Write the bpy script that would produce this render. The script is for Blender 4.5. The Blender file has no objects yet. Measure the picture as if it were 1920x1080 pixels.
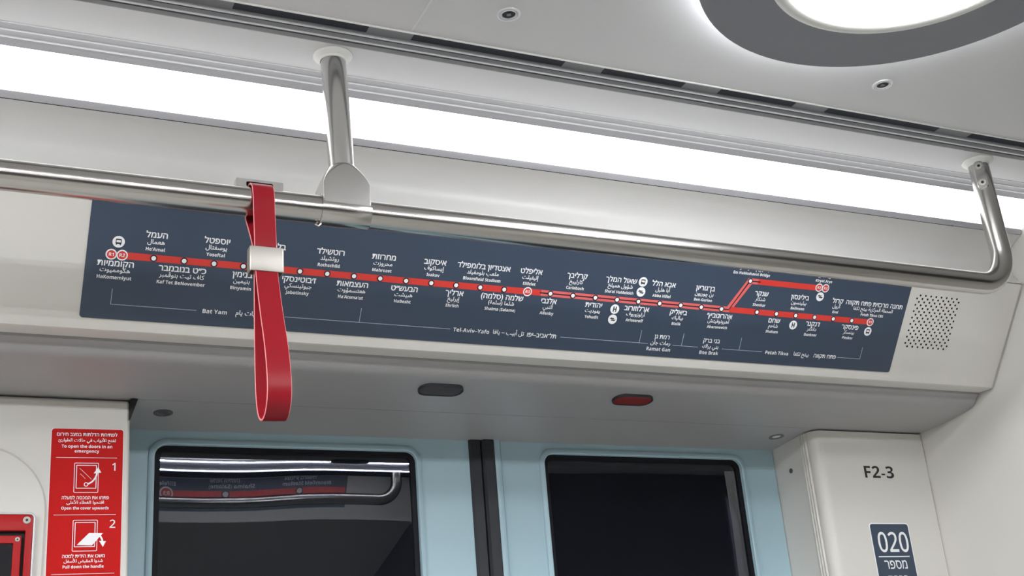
import bpy, math, random
from mathutils import Vector, Matrix

# ------------------------------------------------------------------ camera, world, exposure
SC = bpy.context.scene
COL = SC.collection
H = 1.30                                   # eye height above the floor; geometry below is written relative to eye level
FPX, YAW, PITCH, ROLL = 2300.0, 0.456007182, 0.366438409, -0.0841909890
sy, cy, sp, cp = math.sin(YAW), math.cos(YAW), math.sin(PITCH), math.cos(PITCH)
fw = Vector((sy * cp, cy * cp, sp))
r0 = Vector((cy, -sy, 0.0)); u0 = r0.cross(fw)
rt = r0 * math.cos(ROLL) + u0 * math.sin(ROLL)
up = -r0 * math.sin(ROLL) + u0 * math.cos(ROLL)
cam = bpy.data.cameras.new('camera')
cam.sensor_width = 36.0
cam.lens = FPX / 1920.0 * 36.0
cam.clip_start = 0.01
cam_ob = bpy.data.objects.new('camera', cam)
cam_ob.matrix_world = Matrix(((rt.x, up.x, -fw.x, 0.0), (rt.y, up.y, -fw.y, 0.0), (rt.z, up.z, -fw.z, H), (0, 0, 0, 1)))
COL.objects.link(cam_ob)
SC.camera = cam_ob
wd = bpy.data.worlds.new('world'); SC.world = wd
wd.use_nodes = True
wd.node_tree.nodes['Background'].inputs[0].default_value = (0.010, 0.011, 0.014, 1)
wd.node_tree.nodes['Background'].inputs[1].default_value = 1.0
SC.view_settings.view_transform = 'Standard'
SC.view_settings.look = 'None'
SC.view_settings.gamma = 1.0
SC.view_settings.use_curve_mapping = False
SC.view_settings.exposure = 0.18
STRIP_POWER, RING_POWER, FARLINE_POWER, HALO_POWER = 1.7, 43.0, 160.0, 17.0
LIGHT_RGB = (0.97, 0.985, 1.0)

# ------------------------------------------------------------------ materials
def lin(r, g, b):
    f = lambda c: c / 12.92 if c <= 0.04045 else ((c + 0.055) / 1.055) ** 2.4
    return (f(r / 255.0), f(g / 255.0), f(b / 255.0), 1.0)

def mat(name, rgb, rough=0.5, metal=0.0, ior=1.5, spec=None, grain=0.0, gscale=900.0, mottle=0.0, coat=0.0, spec_level=0.5, stretch=None, emit=None):
    m = bpy.data.materials.new(name); m.use_nodes = True
    nt = m.node_tree; b = nt.nodes['Principled BSDF']
    b.inputs['Base Color'].default_value = rgb
    b.inputs['Roughness'].default_value = rough
    b.inputs['Metallic'].default_value = metal
    b.inputs['IOR'].default_value = ior
    b.inputs['Specular IOR Level'].default_value = spec_level
    if coat: b.inputs['Coat Weight'].default_value = coat; b.inputs['Coat Roughness'].default_value = 0.08
    if emit:
        b.inputs['Emission Color'].default_value = (*LIGHT_RGB, 1); b.inputs['Emission Strength'].default_value = emit
    tc = nt.nodes.new('ShaderNodeTexCoord'); mp = nt.nodes.new('ShaderNodeMapping')
    nt.links.new(tc.outputs['Object'], mp.inputs['Vector'])
    if stretch: mp.inputs['Scale'].default_value = stretch
    if grain:
        n = nt.nodes.new('ShaderNodeTexNoise'); n.inputs['Scale'].default_value = gscale; n.inputs['Detail'].default_value = 2.0
        nt.links.new(mp.outputs['Vector'], n.inputs['Vector'])
        bp = nt.nodes.new('ShaderNodeBump'); bp.inputs['Strength'].default_value = grain; bp.inputs['Distance'].default_value = 0.001
        nt.links.new(n.outputs['Fac'], bp.inputs['Height']); nt.links.new(bp.outputs['Normal'], b.inputs['Normal'])
    if mottle:
        n2 = nt.nodes.new('ShaderNodeTexNoise'); n2.inputs['Scale'].default_value = gscale * 0.6; n2.inputs['Detail'].default_value = 3.0
        nt.links.new(mp.outputs['Vector'], n2.inputs['Vector'])
        mx = nt.nodes.new('ShaderNodeMix'); mx.data_type = 'RGBA'
        mx.inputs[6].default_value = tuple(c * (1 - mottle) for c in rgb[:3]) + (1,)
        mx.inputs[7].default_value = tuple(min(1, c * (1 + mottle)) for c in rgb[:3]) + (1,)
        nt.links.new(n2.outputs['Fac'], mx.inputs[0]); nt.links.new(mx.outputs[2], b.inputs['Base Color'])
    return m

M = {}
M['ceiling'] = mat('ceiling white paint', (0.70, 0.70, 0.71, 1), 0.45, grain=0.10, gscale=700)
M['panel'] = mat('warm white moulded panel', (0.70, 0.685, 0.645, 1), 0.42, grain=0.10, gscale=800)
M['cove'] = mat('pale grey cove paint', (0.66, 0.655, 0.64, 1), 0.4, grain=0.06, gscale=800)
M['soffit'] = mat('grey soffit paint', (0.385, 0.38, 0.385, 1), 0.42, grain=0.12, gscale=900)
M['trimgrey'] = mat('grey ridge paint', (0.44, 0.44, 0.465, 1), 0.45)
M['alu'] = mat('anodised aluminium', (0.74, 0.75, 0.77, 1), 0.34, 0.25)
M['darkalu'] = mat('dark grey channel', (0.10, 0.105, 0.12, 1), 0.5)
M['slot'] = mat('dark slot mesh', (0.018, 0.022, 0.034, 1), 0.8, grain=0.8, gscale=1500)
M['slotplate'] = mat('grey slot plate', (0.20, 0.205, 0.22, 1), 0.5)
M['steel'] = mat('brushed stainless steel', (0.55, 0.535, 0.51, 1), 0.21, 1.0, grain=0.07, gscale=260, stretch=(0.03, 4, 4))
M['steelv'] = mat('satin stainless steel', (0.72, 0.71, 0.69, 1), 0.22, 1.0, grain=0.05, gscale=300, stretch=(4, 4, 0.05))
M['satin'] = mat('satin buckle steel', (0.52, 0.50, 0.46, 1), 0.5, 1.0, grain=0.04, gscale=900)
M['bright'] = mat('bright screw steel', (0.75, 0.74, 0.72, 1), 0.22, 1.0)
M['navy'] = mat('navy printed film', lin(56, 70, 89), 0.40, mottle=0.06, gscale=900)
M['red'] = mat('route red print', lin(214, 58, 50), 0.4)
M['pink'] = mat('light route red print', lin(226, 104, 104), 0.4)
M['white'] = mat('white print', (0.93, 0.94, 0.96, 1), 0.4)
M['black'] = mat('black print', (0.012, 0.012, 0.016, 1), 0.4)
M['lineblue'] = mat('pale grey blue print', lin(176, 190, 206), 0.4)
M['dark'] = mat('black void shade', (0.008, 0.008, 0.01, 1), 0.7)  # near-black colour stands in for the shade inside holes and gaps
M['door'] = mat('pale blue door paint', lin(174, 203, 215), 0.4, grain=0.15, gscale=900)
M['rubber'] = mat('dark door rubber', (0.020, 0.022, 0.030, 1), 0.5)
M['glassedge'] = mat('black glass border', (0.010, 0.010, 0.014, 1), 0.6, spec_level=0.2)
M['wallred'] = mat('red box paint', lin(170, 24, 28), 0.4, spec_level=0.3, grain=0.05)
M['signred'] = mat('red sign film', lin(190, 22, 20), 0.55, spec_level=0.15)
M['vinyl'] = mat('red vinyl strap', lin(138, 20, 32), 0.34, spec_level=0.28, grain=0.08, gscale=500)
M['vinyledge'] = mat('pale cut edge of strap', lin(240, 150, 150), 0.4)
M['pill_dark'] = mat('smoked lens', (0.050, 0.040, 0.046, 1), 0.55)
M['pill_red'] = mat('dark red lens', lin(128, 34, 34), 0.5)
M['floor'] = mat('grey floor covering', (0.60, 0.585, 0.565, 1), 0.6, mottle=0.25, gscale=120)
M['ringgrey'] = mat('grey lamp surround', lin(134, 136, 143), 0.4)
M['rim'] = mat('white lamp rim', (0.78, 0.78, 0.75, 1), 0.35)
M['darkwall'] = mat('dark grey lining', (0.018, 0.019, 0.024, 1), 0.5)
M['midwall'] = mat('mid grey lining', (0.16, 0.16, 0.17, 1), 0.5)
M['diffuser'] = mat('lit strip diffuser', (0.9, 0.9, 0.9, 1), 0.5, emit=STRIP_POWER)
M['ringlight'] = mat('lit round diffuser', (0.9, 0.9, 0.9, 1), 0.5, emit=RING_POWER)
M['halo'] = mat('lit halo tube', (0.9, 0.9, 0.9, 1), 0.5, emit=HALO_POWER)
M['farline'] = mat('lit narrow slot', (0.9, 0.9, 0.9, 1), 0.5, emit=FARLINE_POWER)

def glass_mat(name, tint, lift=0.045):
    m = bpy.data.materials.new(name); m.use_nodes = True
    nt = m.node_tree; nt.nodes.clear()
    out = nt.nodes.new('ShaderNodeOutputMaterial'); mix = nt.nodes.new('ShaderNodeMixShader')
    tr = nt.nodes.new('ShaderNodeBsdfTransparent'); tr.inputs[0].default_value = (*tint, 1)
    gl = nt.nodes.new('ShaderNodeBsdfGlossy'); gl.inputs['Roughness'].default_value = 0.0; gl.inputs[0].default_value = (0.92, 0.94, 1, 1)
    fr = nt.nodes.new('ShaderNodeFresnel'); fr.inputs['IOR'].default_value = 1.68
    tc = nt.nodes.new('ShaderNodeTexCoord'); n = nt.nodes.new('ShaderNodeTexNoise'); n.inputs['Scale'].default_value = 5.0; n.inputs['Detail'].default_value = 0.0
    bp = nt.nodes.new('ShaderNodeBump'); bp.inputs['Strength'].default_value = 0.06; bp.inputs['Distance'].default_value = 0.01
    nt.links.new(tc.outputs['Object'], n.inputs['Vector']); nt.links.new(n.outputs['Fac'], bp.inputs['Height'])
    nt.links.new(bp.outputs['Normal'], gl.inputs['Normal'])
    df = nt.nodes.new('ShaderNodeBsdfDiffuse'); df.inputs[0].default_value = (0.20, 0.22, 0.30, 1)      # navy diffuse share paints some brightness into the dark pane
    body = nt.nodes.new('ShaderNodeMixShader'); body.inputs[0].default_value = lift
    nt.links.new(tr.outputs[0], body.inputs[1]); nt.links.new(df.outputs[0], body.inputs[2])
    nt.links.new(fr.outputs[0], mix.inputs[0]); nt.links.new(body.outputs[0], mix.inputs[1]); nt.links.new(gl.outputs[0], mix.inputs[2])
    nt.links.new(mix.outputs[0], out.inputs[0])
    return m
M['glass'] = glass_mat('smoked door glass', (0.30, 0.31, 0.36))
M['boxglass'] = glass_mat('clear box window', (0.5, 0.48, 0.5))

# ------------------------------------------------------------------ mesh helpers
class G:
    """Collects faces; build() links them as one mesh object."""
    def __init__(s): s.v = []; s.f = []; s.m = []
    def add(s, vs, fs, mi=0):
        o = len(s.v); s.v += [tuple(p) for p in vs]
        for f in fs: s.f.append([i + o for i in f]); s.m.append(mi)
        return s
    def box(s, x0, x1, y0, y1, z0, z1, mi=0, T=None):
        vs = [(x, y, z) for z in (z0, z1) for y in (y0, y1) for x in (x0, x1)]
        if T: vs = [T(*p) for p in vs]
        return s.add(vs, [(0, 2, 3, 1), (4, 5, 7, 6), (0, 1, 5, 4), (2, 6, 7, 3), (0, 4, 6, 2), (1, 3, 7, 5)], mi)
    def prism_x(s, prof, x0, x1, mi=0):
        n = len(prof); vs = [(x0, y, z) for y, z in prof] + [(x1, y, z) for y, z in prof]
        return s.add(vs, [tuple(range(n)), tuple(range(2 * n - 1, n - 1, -1))] + [(i, i + n, (i + 1) % n + n, (i + 1) % n) for i in range(n)], mi)
    def sheet_x(s, line, x0, x1, back, mi=0):
        return s.prism_x(list(line) + [(y + back[0], z + back[1]) for y, z in reversed(line)], x0, x1, mi)
    def poly(s, pts, w0, w1, T, mi=0):
        """2D outline extruded from w0 to w1 in frame T(u, v, w)."""
        n = len(pts); vs = [T(u, v, w0) for u, v in pts] + [T(u, v, w1) for u, v in pts]
        return s.add(vs, [tuple(range(n)), tuple(range(n, 2 * n))] + [(i, (i + 1) % n, (i + 1) % n + n, i + n) for i in range(n)], mi)
    def loops(s, loops, closed=True, cap0=False, cap1=False, mi=0):
        n = len(loops[0]); vs = [p for L in loops for p in L]; fs = []
        for k in range(len(loops) - 1):
            for i in range(n if closed else n - 1):
                j = (i + 1) % n
                fs.append((k * n + i, k * n + j, (k + 1) * n + j, (k + 1) * n + i))
        if cap0: fs.append(tuple(range(n)))
        if cap1: fs.append(tuple(range((len(loops) - 1) * n, len(loops) * n)))
        return s.add(vs, fs, mi)
    def rloops(s, u0, u1, v0, v1, r, spec, T, cap0=False, cap1=False, mi=0, seg=6):
        """rounded rectangle swept through (outward offset, height) pairs"""
        return s.loops([[T(u, v, w) for u, v in rrect(u0 - o, u1 + o, v0 - o, v1 + o, max(0.0002, r + o), seg)] for o, w in spec], True, cap0, cap1, mi)
    def lathe(s, prof, c, T, seg=32, cap0=False, cap1=False, mi=0):
        return s.loops([[T(c[0] + r * math.cos(a), c[1] + r * math.sin(a), w) for a in [2 * math.pi * i / seg for i in range(seg)]] for r, w in prof], True, cap0, cap1, mi)
    def tube(s, path, rad, seg=24, mi=0, caps=True):
        loops = []; P = [Vector(p) for p in path]; ref = Vector((0, 1, 0))
        for i, p in enumerate(P):
            d = (P[min(i + 1, len(P) - 1)] - P[max(i - 1, 0)]).normalized()
            a = ref; b = d.cross(a).normalized(); a = b.cross(d)
            loops.append([tuple(p + rad * (a * math.cos(t) + b * math.sin(t))) for t in [2 * math.pi * k / seg for k in range(seg)]])
        return s.loops(loops, True, caps, caps, mi)
    def build(s, name, mats, parent=None, ang=35, bevel=0.0, seg=2):
        base = Vector(parent['_base']) if parent is not None else Vector((0, 0, 0))
        me = bpy.data.meshes.new(name)
        me.from_pydata([(x - base.x, y - base.y, z + H - base.z) for x, y, z in s.v], [], s.f)
        for k in (mats if isinstance(mats, (list, tuple)) else [mats]): me.materials.append(M[k])
        me.polygons.foreach_set('material_index', s.m)
        import bmesh
        bm = bmesh.new(); bm.from_mesh(me); bmesh.ops.recalc_face_normals(bm, faces=bm.faces); bm.to_mesh(me); bm.free()
        me.polygons.foreach_set('use_smooth', [True] * len(me.polygons)); me.set_sharp_from_angle(angle=math.radians(ang))
        o = bpy.data.objects.new(name, me); COL.objects.link(o)
        if parent is not None: o.parent = parent
        if bevel:
            b = o.modifiers.new('bevel', 'BEVEL'); b.width = bevel; b.segments = seg; b.limit_method = 'ANGLE'; b.angle_limit = math.radians(40)
            b.harden_normals = True
        o['_base'] = tuple(base)
        return o

def rrect(u0, u1, v0, v1, r, seg=6):
    pts = []
    for cx, cyy, a0 in ((u1 - r, v1 - r, 0), (u0 + r, v1 - r, 90), (u0 + r, v0 + r, 180), (u1 - r, v0 + r, 270)):
        for k in range(seg + 1):
            a = math.radians(a0 + 90.0 * k / seg); pts.append((cx + r * math.cos(a), cyy + r * math.sin(a)))
    return pts

def arc(c, r, a0, a1, n):
    return [(c[0] + r * math.cos(math.radians(a0 + (a1 - a0) * i / n)), c[1] + r * math.sin(math.radians(a0 + (a1 - a0) * i / n))) for i in range(n + 1)]

def spline(pts, n=8, closed=True):
    out = []; N = len(pts)
    for i in range(N if closed else N - 1):
        p = [pts[(i + k) % N] if closed else pts[min(max(i + k, 0), N - 1)] for k in (-1, 0, 1, 2)]
        for j in range(n):
            t = j / n
            out.append(tuple(0.5 * (2 * b + (c - a) * t + (2 * a - 5 * b + 4 * c - d) * t * t + (3 * b - a - 3 * c + d) * t ** 3) for a, b, c, d in zip(*p)))
    if not closed: out.append(pts[-1])
    return out

def thing(name, label, cat, base, group=None):
    o = bpy.data.objects.new(name, None); COL.objects.link(o)
    o.empty_display_size = 0.05
    o.location = (base[0], base[1], base[2] + H); o['_base'] = (base[0], base[1], base[2] + H)
    o['label'] = label; o['category'] = cat
    if group: o['group'] = group
    return o
def tag(o, label, cat, group=None):
    o['label'] = label; o['category'] = cat
    if group: o['group'] = group
    return o
def struct(o, label, cat):
    o['kind'] = 'structure'; o['label'] = label; o['category'] = cat
    return o

# frames: T(u, v, w) -> eye-relative world; w points towards the viewer
def on_y(Y): return lambda u, v, w: (u, Y - w, v)
def ceil_f(u, v, w): return (u, v, 0.87 - w)
def sign_f(u, v, w): return (u, 1.57 - 0.6 * v - 0.8 * w, 0.5585 + 0.8 * v - 0.6 * w)
def tilt_f(T, u0, v0, a):
    c, s = math.cos(a), math.sin(a)
    return lambda u, v, w: T(u0 + c * (u - u0) - s * (v - v0), v0 + s * (u - u0) + c * (v - v0), w)

# ------------------------------------------------------------------ lettering
AR = {'\u0621': (0xFE80, 1), '\u0622': (0xFE81, 2), '\u0623': (0xFE83, 2), '\u0624': (0xFE85, 2), '\u0625': (0xFE87, 2), '\u0626': (0xFE89, 4), '\u0627': (0xFE8D, 2),
      '\u0628': (0xFE8F, 4), '\u0629': (0xFE93, 2), '\u062A': (0xFE95, 4), '\u062B': (0xFE99, 4), '\u062C': (0xFE9D, 4), '\u062D': (0xFEA1, 4), '\u062E': (0xFEA5, 4),
      '\u062F': (0xFEA9, 2), '\u0630': (0xFEAB, 2), '\u0631': (0xFEAD, 2), '\u0632': (0xFEAF, 2), '\u0633': (0xFEB1, 4), '\u0634': (0xFEB5, 4), '\u0635': (0xFEB9, 4),
      '\u0636': (0xFEBD, 4), '\u0637': (0xFEC1, 4), '\u0638': (0xFEC5, 4), '\u0639': (0xFEC9, 4), '\u063A': (0xFECD, 4), '\u0641': (0xFED1, 4), '\u0642': (0xFED5, 4),
      '\u0643': (0xFED9, 4), '\u0644': (0xFEDD, 4), '\u0645': (0xFEE1, 4), '\u0646': (0xFEE5, 4), '\u0647': (0xFEE9, 4), '\u0648': (0xFEED, 2), '\u0649': (0xFEEF, 2),
      '\u064A': (0xFEF1, 4), '\u06A4': (0xFB6A, 4), '\u067E': (0xFB56, 4), '\u0686': (0xFB7A, 4)}
LAMALEF = {'\u0627': 0xFEFB, '\u0623': 0xFEF7, '\u0625': 0xFEF9, '\u0622': 0xFEF5}
def shape(s):
    """joined Arabic forms in display order, or mirrored Hebrew order"""
    swap = {'(': ')', ')': '('}
    if any(ch in AR for ch in s):
        out = []; i = 0; prev = False
        while i < len(s):
            ch = s[i]
            if ch not in AR: out.append(ch); prev = False; i += 1; continue
            base, k = AR[ch]
            if ch == '\u0644' and i + 1 < len(s) and s[i + 1] in LAMALEF:
                out.append(chr(LAMALEF[s[i + 1]] + (1 if prev else 0))); prev = False; i += 2; continue
            nxt = k == 4 and i + 1 < len(s) and s[i + 1] in AR and AR[s[i + 1]][1] > 1
            f = (3 if nxt else 1) if prev and k > 1 else (2 if nxt else 0)
            out.append(chr(base + f)); prev = nxt; i += 1
        s = ''.join(out)
        return ''.join(swap.get(c, c) for c in reversed(s))
    if any('\u0590' <= ch <= '\u05ff' for ch in s):
        return ''.join(swap.get(c, c) for c in reversed(s))
    return s
def sans(s, up=0x1D5D4, low=0x1D5EE, dig=0x1D7EC):
    """plain letters as the upright sans-serif bold forms"""
    return ''.join(chr(up + ord(c) - 65) if 'A' <= c <= 'Z' else chr(low + ord(c) - 97) if 'a' <= c <= 'z' else chr(dig + ord(c) - 48) if '0' <= c <= '9' else c for c in s)
_tc = {}
def outline(s):
    """faces of one run of display-order characters at 1 m letter size"""
    if s not in _tc:
        cu = bpy.data.curves.new('tmp', 'FONT'); cu.body = s; cu.resolution_u = 3; cu.size = 100.0
        o = bpy.data.objects.new('tmp', cu); COL.objects.link(o)
        bpy.context.view_layer.update()
        me = bpy.data.meshes.new_from_object(o.evaluated_get(bpy.context.evaluated_depsgraph_get()))
        _tc[s] = ([(v.co[0] / 100.0, v.co[1] / 100.0) for v in me.vertices], [tuple(p.vertices) for p in me.polygons])
        bpy.data.objects.remove(o); bpy.data.curves.remove(cu); bpy.data.meshes.remove(me)
    return _tc[s]
def advance(s): return max(p[0] for p in outline(s + '|')[0]) - max(p[0] for p in outline('|')[0])
def glyphs(s, bold):
    s = shape(s)
    if '\u05d3' not in s: return outline(s)
    vs, fs, x = [], [], 0.0                                   # the letter dalet is set from its two strokes
    for k, part in enumerate(s.split('\u05d3')):
        if k:
            o = len(vs)
            vs += [(x + a, b) for a, b in ((0.317, 0), (0.407, 0), (0.407, 0.509), (0.317, 0.509), (0.010, 0.509), (0.498, 0.509), (0.498, 0.592), (0.010, 0.592))]
            fs += [(o, o + 1, o + 2, o + 3), (o + 4, o + 5, o + 6, o + 7)]
            x += advance('\u05d3')
        if part:
            a, b = outline(part); o = len(vs)
            vs += [(x + p, q) for p, q in a]; fs += [tuple(i + o for i in f) for f in b]
            x += advance(part)
    return vs, fs
def text(g, s, u, v, size, T, w, bold=0.0, mi=0, width=None, align='c', sx=1.0, vc=None):
    """flat lettering; (u, v): centre of line, v is the middle of the letter height given by vc (em)"""
    vs, fs = glyphs(s, 0.0)
    x0 = min(p[0] for p in vs); x1 = max(p[0] for p in vs)
    if width: sx = width / ((x1 - x0) * size)
    if vc is None: vc = 0.29 if any('\u0590' <= c <= '\u05ff' for c in s) else (0.20 if any(c in AR for c in s) else 0.34)
    xo = {'c': (x0 + x1) / 2, 'l': x0, 'r': x1}[align]
    for k, (dx, dy) in enumerate(((0, 0), (1, 0), (-1, 0), (0, 0.8), (0, -0.8)) if bold else ((0, 0),)):      # heavier strokes: overprinted passes
        P = [(u + (x - xo + dx * bold) * size * sx, v + (y - vc + dy * bold) * size) for x, y in vs]
        if 0.25 < vc < 0.3:                                  # Hebrew strokes overlap: keep their faces a few microns apart
            for i, f in enumerate(fs): g.add([T(*P[q], w + 0.000030 * k + 0.000004 * (i % 7)) for q in f], [tuple(range(len(f)))], mi)
        else: g.add([T(x, y, w + 0.000030 * k) for x, y in P], fs, mi)
    return (x1 - x0) * size * sx

# ================================================================== THE SHELL
XL, XR, XB = -2.6, 2.9, 1.7235
g = G(); g.box(XL, XR, -0.45, 2.3, -1.36, -1.30)
struct(g.build('floor', 'floor'), 'grey floor of the train, below the picture', 'floor')

# centre ceiling: panels with open joints at x = 0.497 and every 1.6 m
g = G()
for a, b in ((XL, -1.1035), (-1.1005, 0.4955), (0.4985, 2.0955), (2.0985, XR)):
    g.prism_x([(0.25, 0.87), (1.2385, 0.87), (1.2405, 0.87), (1.2430, 0.8705), (1.2430, 0.90), (0.25, 0.90)], a, b)
g.box(XL, XR, 0.25, 1.243, 0.9002, 0.93)
cei = struct(g.build('ceiling', 'ceiling'), 'light grey centre ceiling panels with a thin joint, above the dark air slot', 'ceiling')

for x in (-1.102, 0.497, 2.097):
    g = G(); g.box(x - 0.0014, x + 0.0014, 0.25, 1.243, 0.8696, 0.8990); g.build('joint_strip', 'rim', cei)
g = G(); g.tube([(XL, 1.2425, 0.8696), (0.0, 1.2425, 0.8696), (XR, 1.2425, 0.8696)], 0.0014, 12); g.build('edge_bead', 'rim', cei)

# outer ceiling band with three stepped ridges next to the lit strip
g = G()
g.sheet_x([(1.2970, 0.8705), (1.2975, 0.870), (1.3640, 0.870)], XL, XB - 0.001, (0.0, 0.04))
tr1 = struct(g.build('trim_1', 'ceiling'), 'light grey ceiling band with three bright beads between the dark air slot and the lit strip', 'trim')
g = G(); g.sheet_x([(1.3641, 0.8702), (1.3850, 0.8690), (1.3980, 0.8665), (1.4045, 0.8614), (1.4052, 0.8640)], XL, XB - 0.001, (0.0, 0.03)); g.build('ridge_plate', 'trimgrey', tr1)
for y, z, r in ((1.3650, 0.8700, 0.0011), (1.3800, 0.8692, 0.0013), (1.3935, 0.8676, 0.0015)):
    g = G(); g.tube([(XL, y, z), (0.0, y, z), (XB - 0.001, y, z)], r, 12); g.build('bead', 'white', tr1)
g = G(); g.prism_x([(1.2970, 0.871), (1.7555, 0.871), (1.7555, 0.90), (1.2970, 0.90)], 1.752, XR)
struct(g.build('trim_2', 'ceiling'), 'plain ceiling band beyond the partition', 'trim')

# concave cove between the lit strip and the overdoor panel
cove = spline([(1.4330, 0.8035), (1.4500, 0.7965), (1.4660, 0.7820), (1.4735, 0.7620), (1.4680, 0.7380), (1.4555, 0.7215), (1.4500, 0.7165)], 5, False)
g = G(); g.sheet_x(cove, XL, XB - 0.001, (0.03, 0.005))
struct(g.build('trim_3', 'cove'), 'smooth pale grey concave cove under the lit strip', 'trim')

# soffit above the door
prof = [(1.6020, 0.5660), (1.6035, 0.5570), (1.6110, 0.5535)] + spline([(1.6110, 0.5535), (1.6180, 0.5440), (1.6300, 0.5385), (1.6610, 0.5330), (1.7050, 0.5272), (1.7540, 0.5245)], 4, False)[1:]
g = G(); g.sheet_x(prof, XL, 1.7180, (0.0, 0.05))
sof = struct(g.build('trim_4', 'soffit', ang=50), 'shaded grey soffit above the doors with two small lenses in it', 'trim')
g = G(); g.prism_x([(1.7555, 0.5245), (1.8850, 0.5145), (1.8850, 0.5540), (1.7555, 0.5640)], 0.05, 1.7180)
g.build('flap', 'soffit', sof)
def soff_f(u, v, w): return (u, v + 0.077 * w, 0.5245 - 0.077 * (v - 1.7555) - w)
for x in (0.2935, 1.4040):
    g = G(); g.lathe([(0.0142, -0.0005), (0.0142, 0.0010), (0.0092, 0.0012), (0.0086, 0.0002)], (x, 1.805), soff_f, 28)
    o = g.build('screw_socket', 'darkalu' if x < 1 else 'midwall', sof)
    g = G(); g.lathe([(0.0078, 0.0001), (0.0078, 0.0004), (0.0042, 0.0006), (0.0038, 0.0002), (0.001, 0.0002)], (x, 1.805), soff_f, 28, cap1=True, mi=0)
    g.build('screw', 'darkalu' if x < 1 else 'alu', o)
# solid black wedge put in for the unlit gap in the doorway corner
g = G(); g.poly([(0.2385, 0.5235), (0.2490, 0.5235), (0.2400, 0.4950), (0.2385, 0.4930)], 0.0, 0.05, on_y(1.80))
struct(g.build('trim_5', 'dark'), 'small black gap in the upper corner beside the white wall panel', 'trim')

# side wall left of the door
g = G()
g.poly([(XL, -1.30), (0.2720, -1.30), (0.2396, 0.5225), (XL, 0.5225)], -0.06, 0.0, on_y(1.755))
struct(g.build('wall_left', 'panel', bevel=0.006, seg=3), 'warm white wall panel left of the blue door', 'wall')
# pillar right of the door, rounded inner corner with three grooves
pil = [(1.4490, 1.9000)]
for y in (1.7970, 1.7900, 1.7830):
    pil += [(1.4490, y), (1.4468, y - 0.0012), (1.4468, y - 0.0026), (1.4500, y - 0.0040)]
pil += [(1.4490, 1.7760)]
pil += [(1.4690 + 0.020 * math.cos(math.radians(a)), 1.7760 + 0.0205 * math.sin(math.radians(a))) for a in (195, 210, 225, 240, 255, 270)]
pil += [(1.7060, 1.7555), (1.7074, 1.7570), (1.7074, 1.9000)]
def flat_f(u, v, w): return (u, v, w)
g = G(); g.poly(pil, -1.30, 0.5215, flat_f)
wr = struct(g.build('wall_right', 'panel'), 'warm white pillar right of the blue door carrying the black code and the car number sign', 'wall')
def side_f(u, v, w): return (1.4490 - w, u, v)
g = G(); g.lathe([(0.0045, 0.0), (0.0045, 0.0012), (0.0030, 0.0016), (0.0018, 0.0008)], (1.835, 0.4640), side_f, 20, cap1=True)
g.build('screw', 'darkalu', wr)
# partition beyond the pillar
g = G(); g.poly([(1.7084, 1.7570), (1.7235, 1.6100), (1.7235, 1.3400), (1.7500, 1.3400), (1.7500, 1.9000), (1.7084, 1.9000)], -1.30, 0.8690, flat_f)
struct(g.build('wall_end', 'panel'), 'warm white partition wall at the right edge beyond the pillar', 'wall')
# parts of the car behind the viewer and beyond the partition
g = G(); g.box(XL, XR, -0.42, -0.36, -1.30, -0.10); g.box(XL, XR, -0.42, -0.36, 0.58, 0.90)
struct(g.build('wall_opposite', 'panel'), 'grey side wall behind the viewer', 'wall')
g = G(); g.box(XL, XR, -0.40, -0.37, -0.10, 0.58)
struct(g.build('window_1', 'glassedge'), 'dark window in the side wall behind the viewer', 'window')
g = G(); g.box(XL - 0.05, XL, -0.45, 2.3, -1.30, 0.93)
struct(g.build('wall_rear', 'panel'), 'grey end wall to the left, outside the picture', 'wall')
g = G(); g.box(XR, XR + 0.05, -0.45, 2.3, -1.30, 0.93)
struct(g.build('wall_front', 'panel'), 'pale end wall far beyond the partition', 'wall')
g = G(); g.box(1.752, XR, 1.756, 1.90, -1.30, 0.87)
struct(g.build('wall_beyond', 'panel'), 'side wall beyond the partition', 'wall')
g = G(); g.box(XL, 2.2, 2.22, 2.28, -1.30, 0.93)
struct(g.build('wall_tunnel', 'darkwall'), 'dark tunnel wall outside the door glass', 'wall')

# ================================================================== DOORS
def door(name, x0, x1, win, label):
    Td = on_y(1.881); wx0, wx1, wz1 = win; wz0 = -0.55; r = 0.018
    g = G(); seg = 6
    inner = rrect(wx0, wx1, wz0, wz1, r, seg); n = len(inner)
    O = [(x1, 0.53), (x0, 0.53), (x0, -1.29), (x1, -1.29)]
    for w, s in ((0.0, 1), (-0.035, -1)):
        vs = [Td(u, v, w) for u, v in inner] + [Td(u, v, w) for u, v in O]; fs = []
        for c in range(4):
            b = c * (seg + 1)
            for k in range(seg): fs.append((n + c, b + k, b + k + 1))
            fs.append((n + c, b + seg, (b + seg + 1) % n, n + (c + 1) % 4))
        g.add(vs, fs)
    g.loops([[Td(u, v, w) for u, v in O] for w in (0.0, -0.035)])
    g.loops([[Td(u, v, w) for u, v in inner] for w in (0.0, -0.035)])
    d = struct(g.build(name, 'door'), label, 'door')
    g = G(); g.rloops(wx0, wx1, wz0, wz1, r, [(0.0005, -0.006), (0.0005, 0.0035), (0.0020, 0.0050), (0.0065, 0.0050), (0.0095, 0.0030), (0.0105, -0.0005)], Td, seg=seg)
    g.build('window_rim', 'door', d)
    g = G(); g.rloops(wx0, wx1, wz0, wz1, r, [(0.0002, -0.0030), (-0.0085, -0.0030), (-0.0085, -0.0060), (0.0002, -0.0060), (0.0002, -0.0030)], Td, seg=seg)
    g.build('glass_border', 'glassedge', d)
    g = G(); g.rloops(wx0, wx1, wz0, wz1, r, [(0.0, -0.0065), (0.0, -0.0115)], Td, cap0=True, cap1=True, seg=seg)
    g.build('pane', 'glass', d)
    return d
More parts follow.
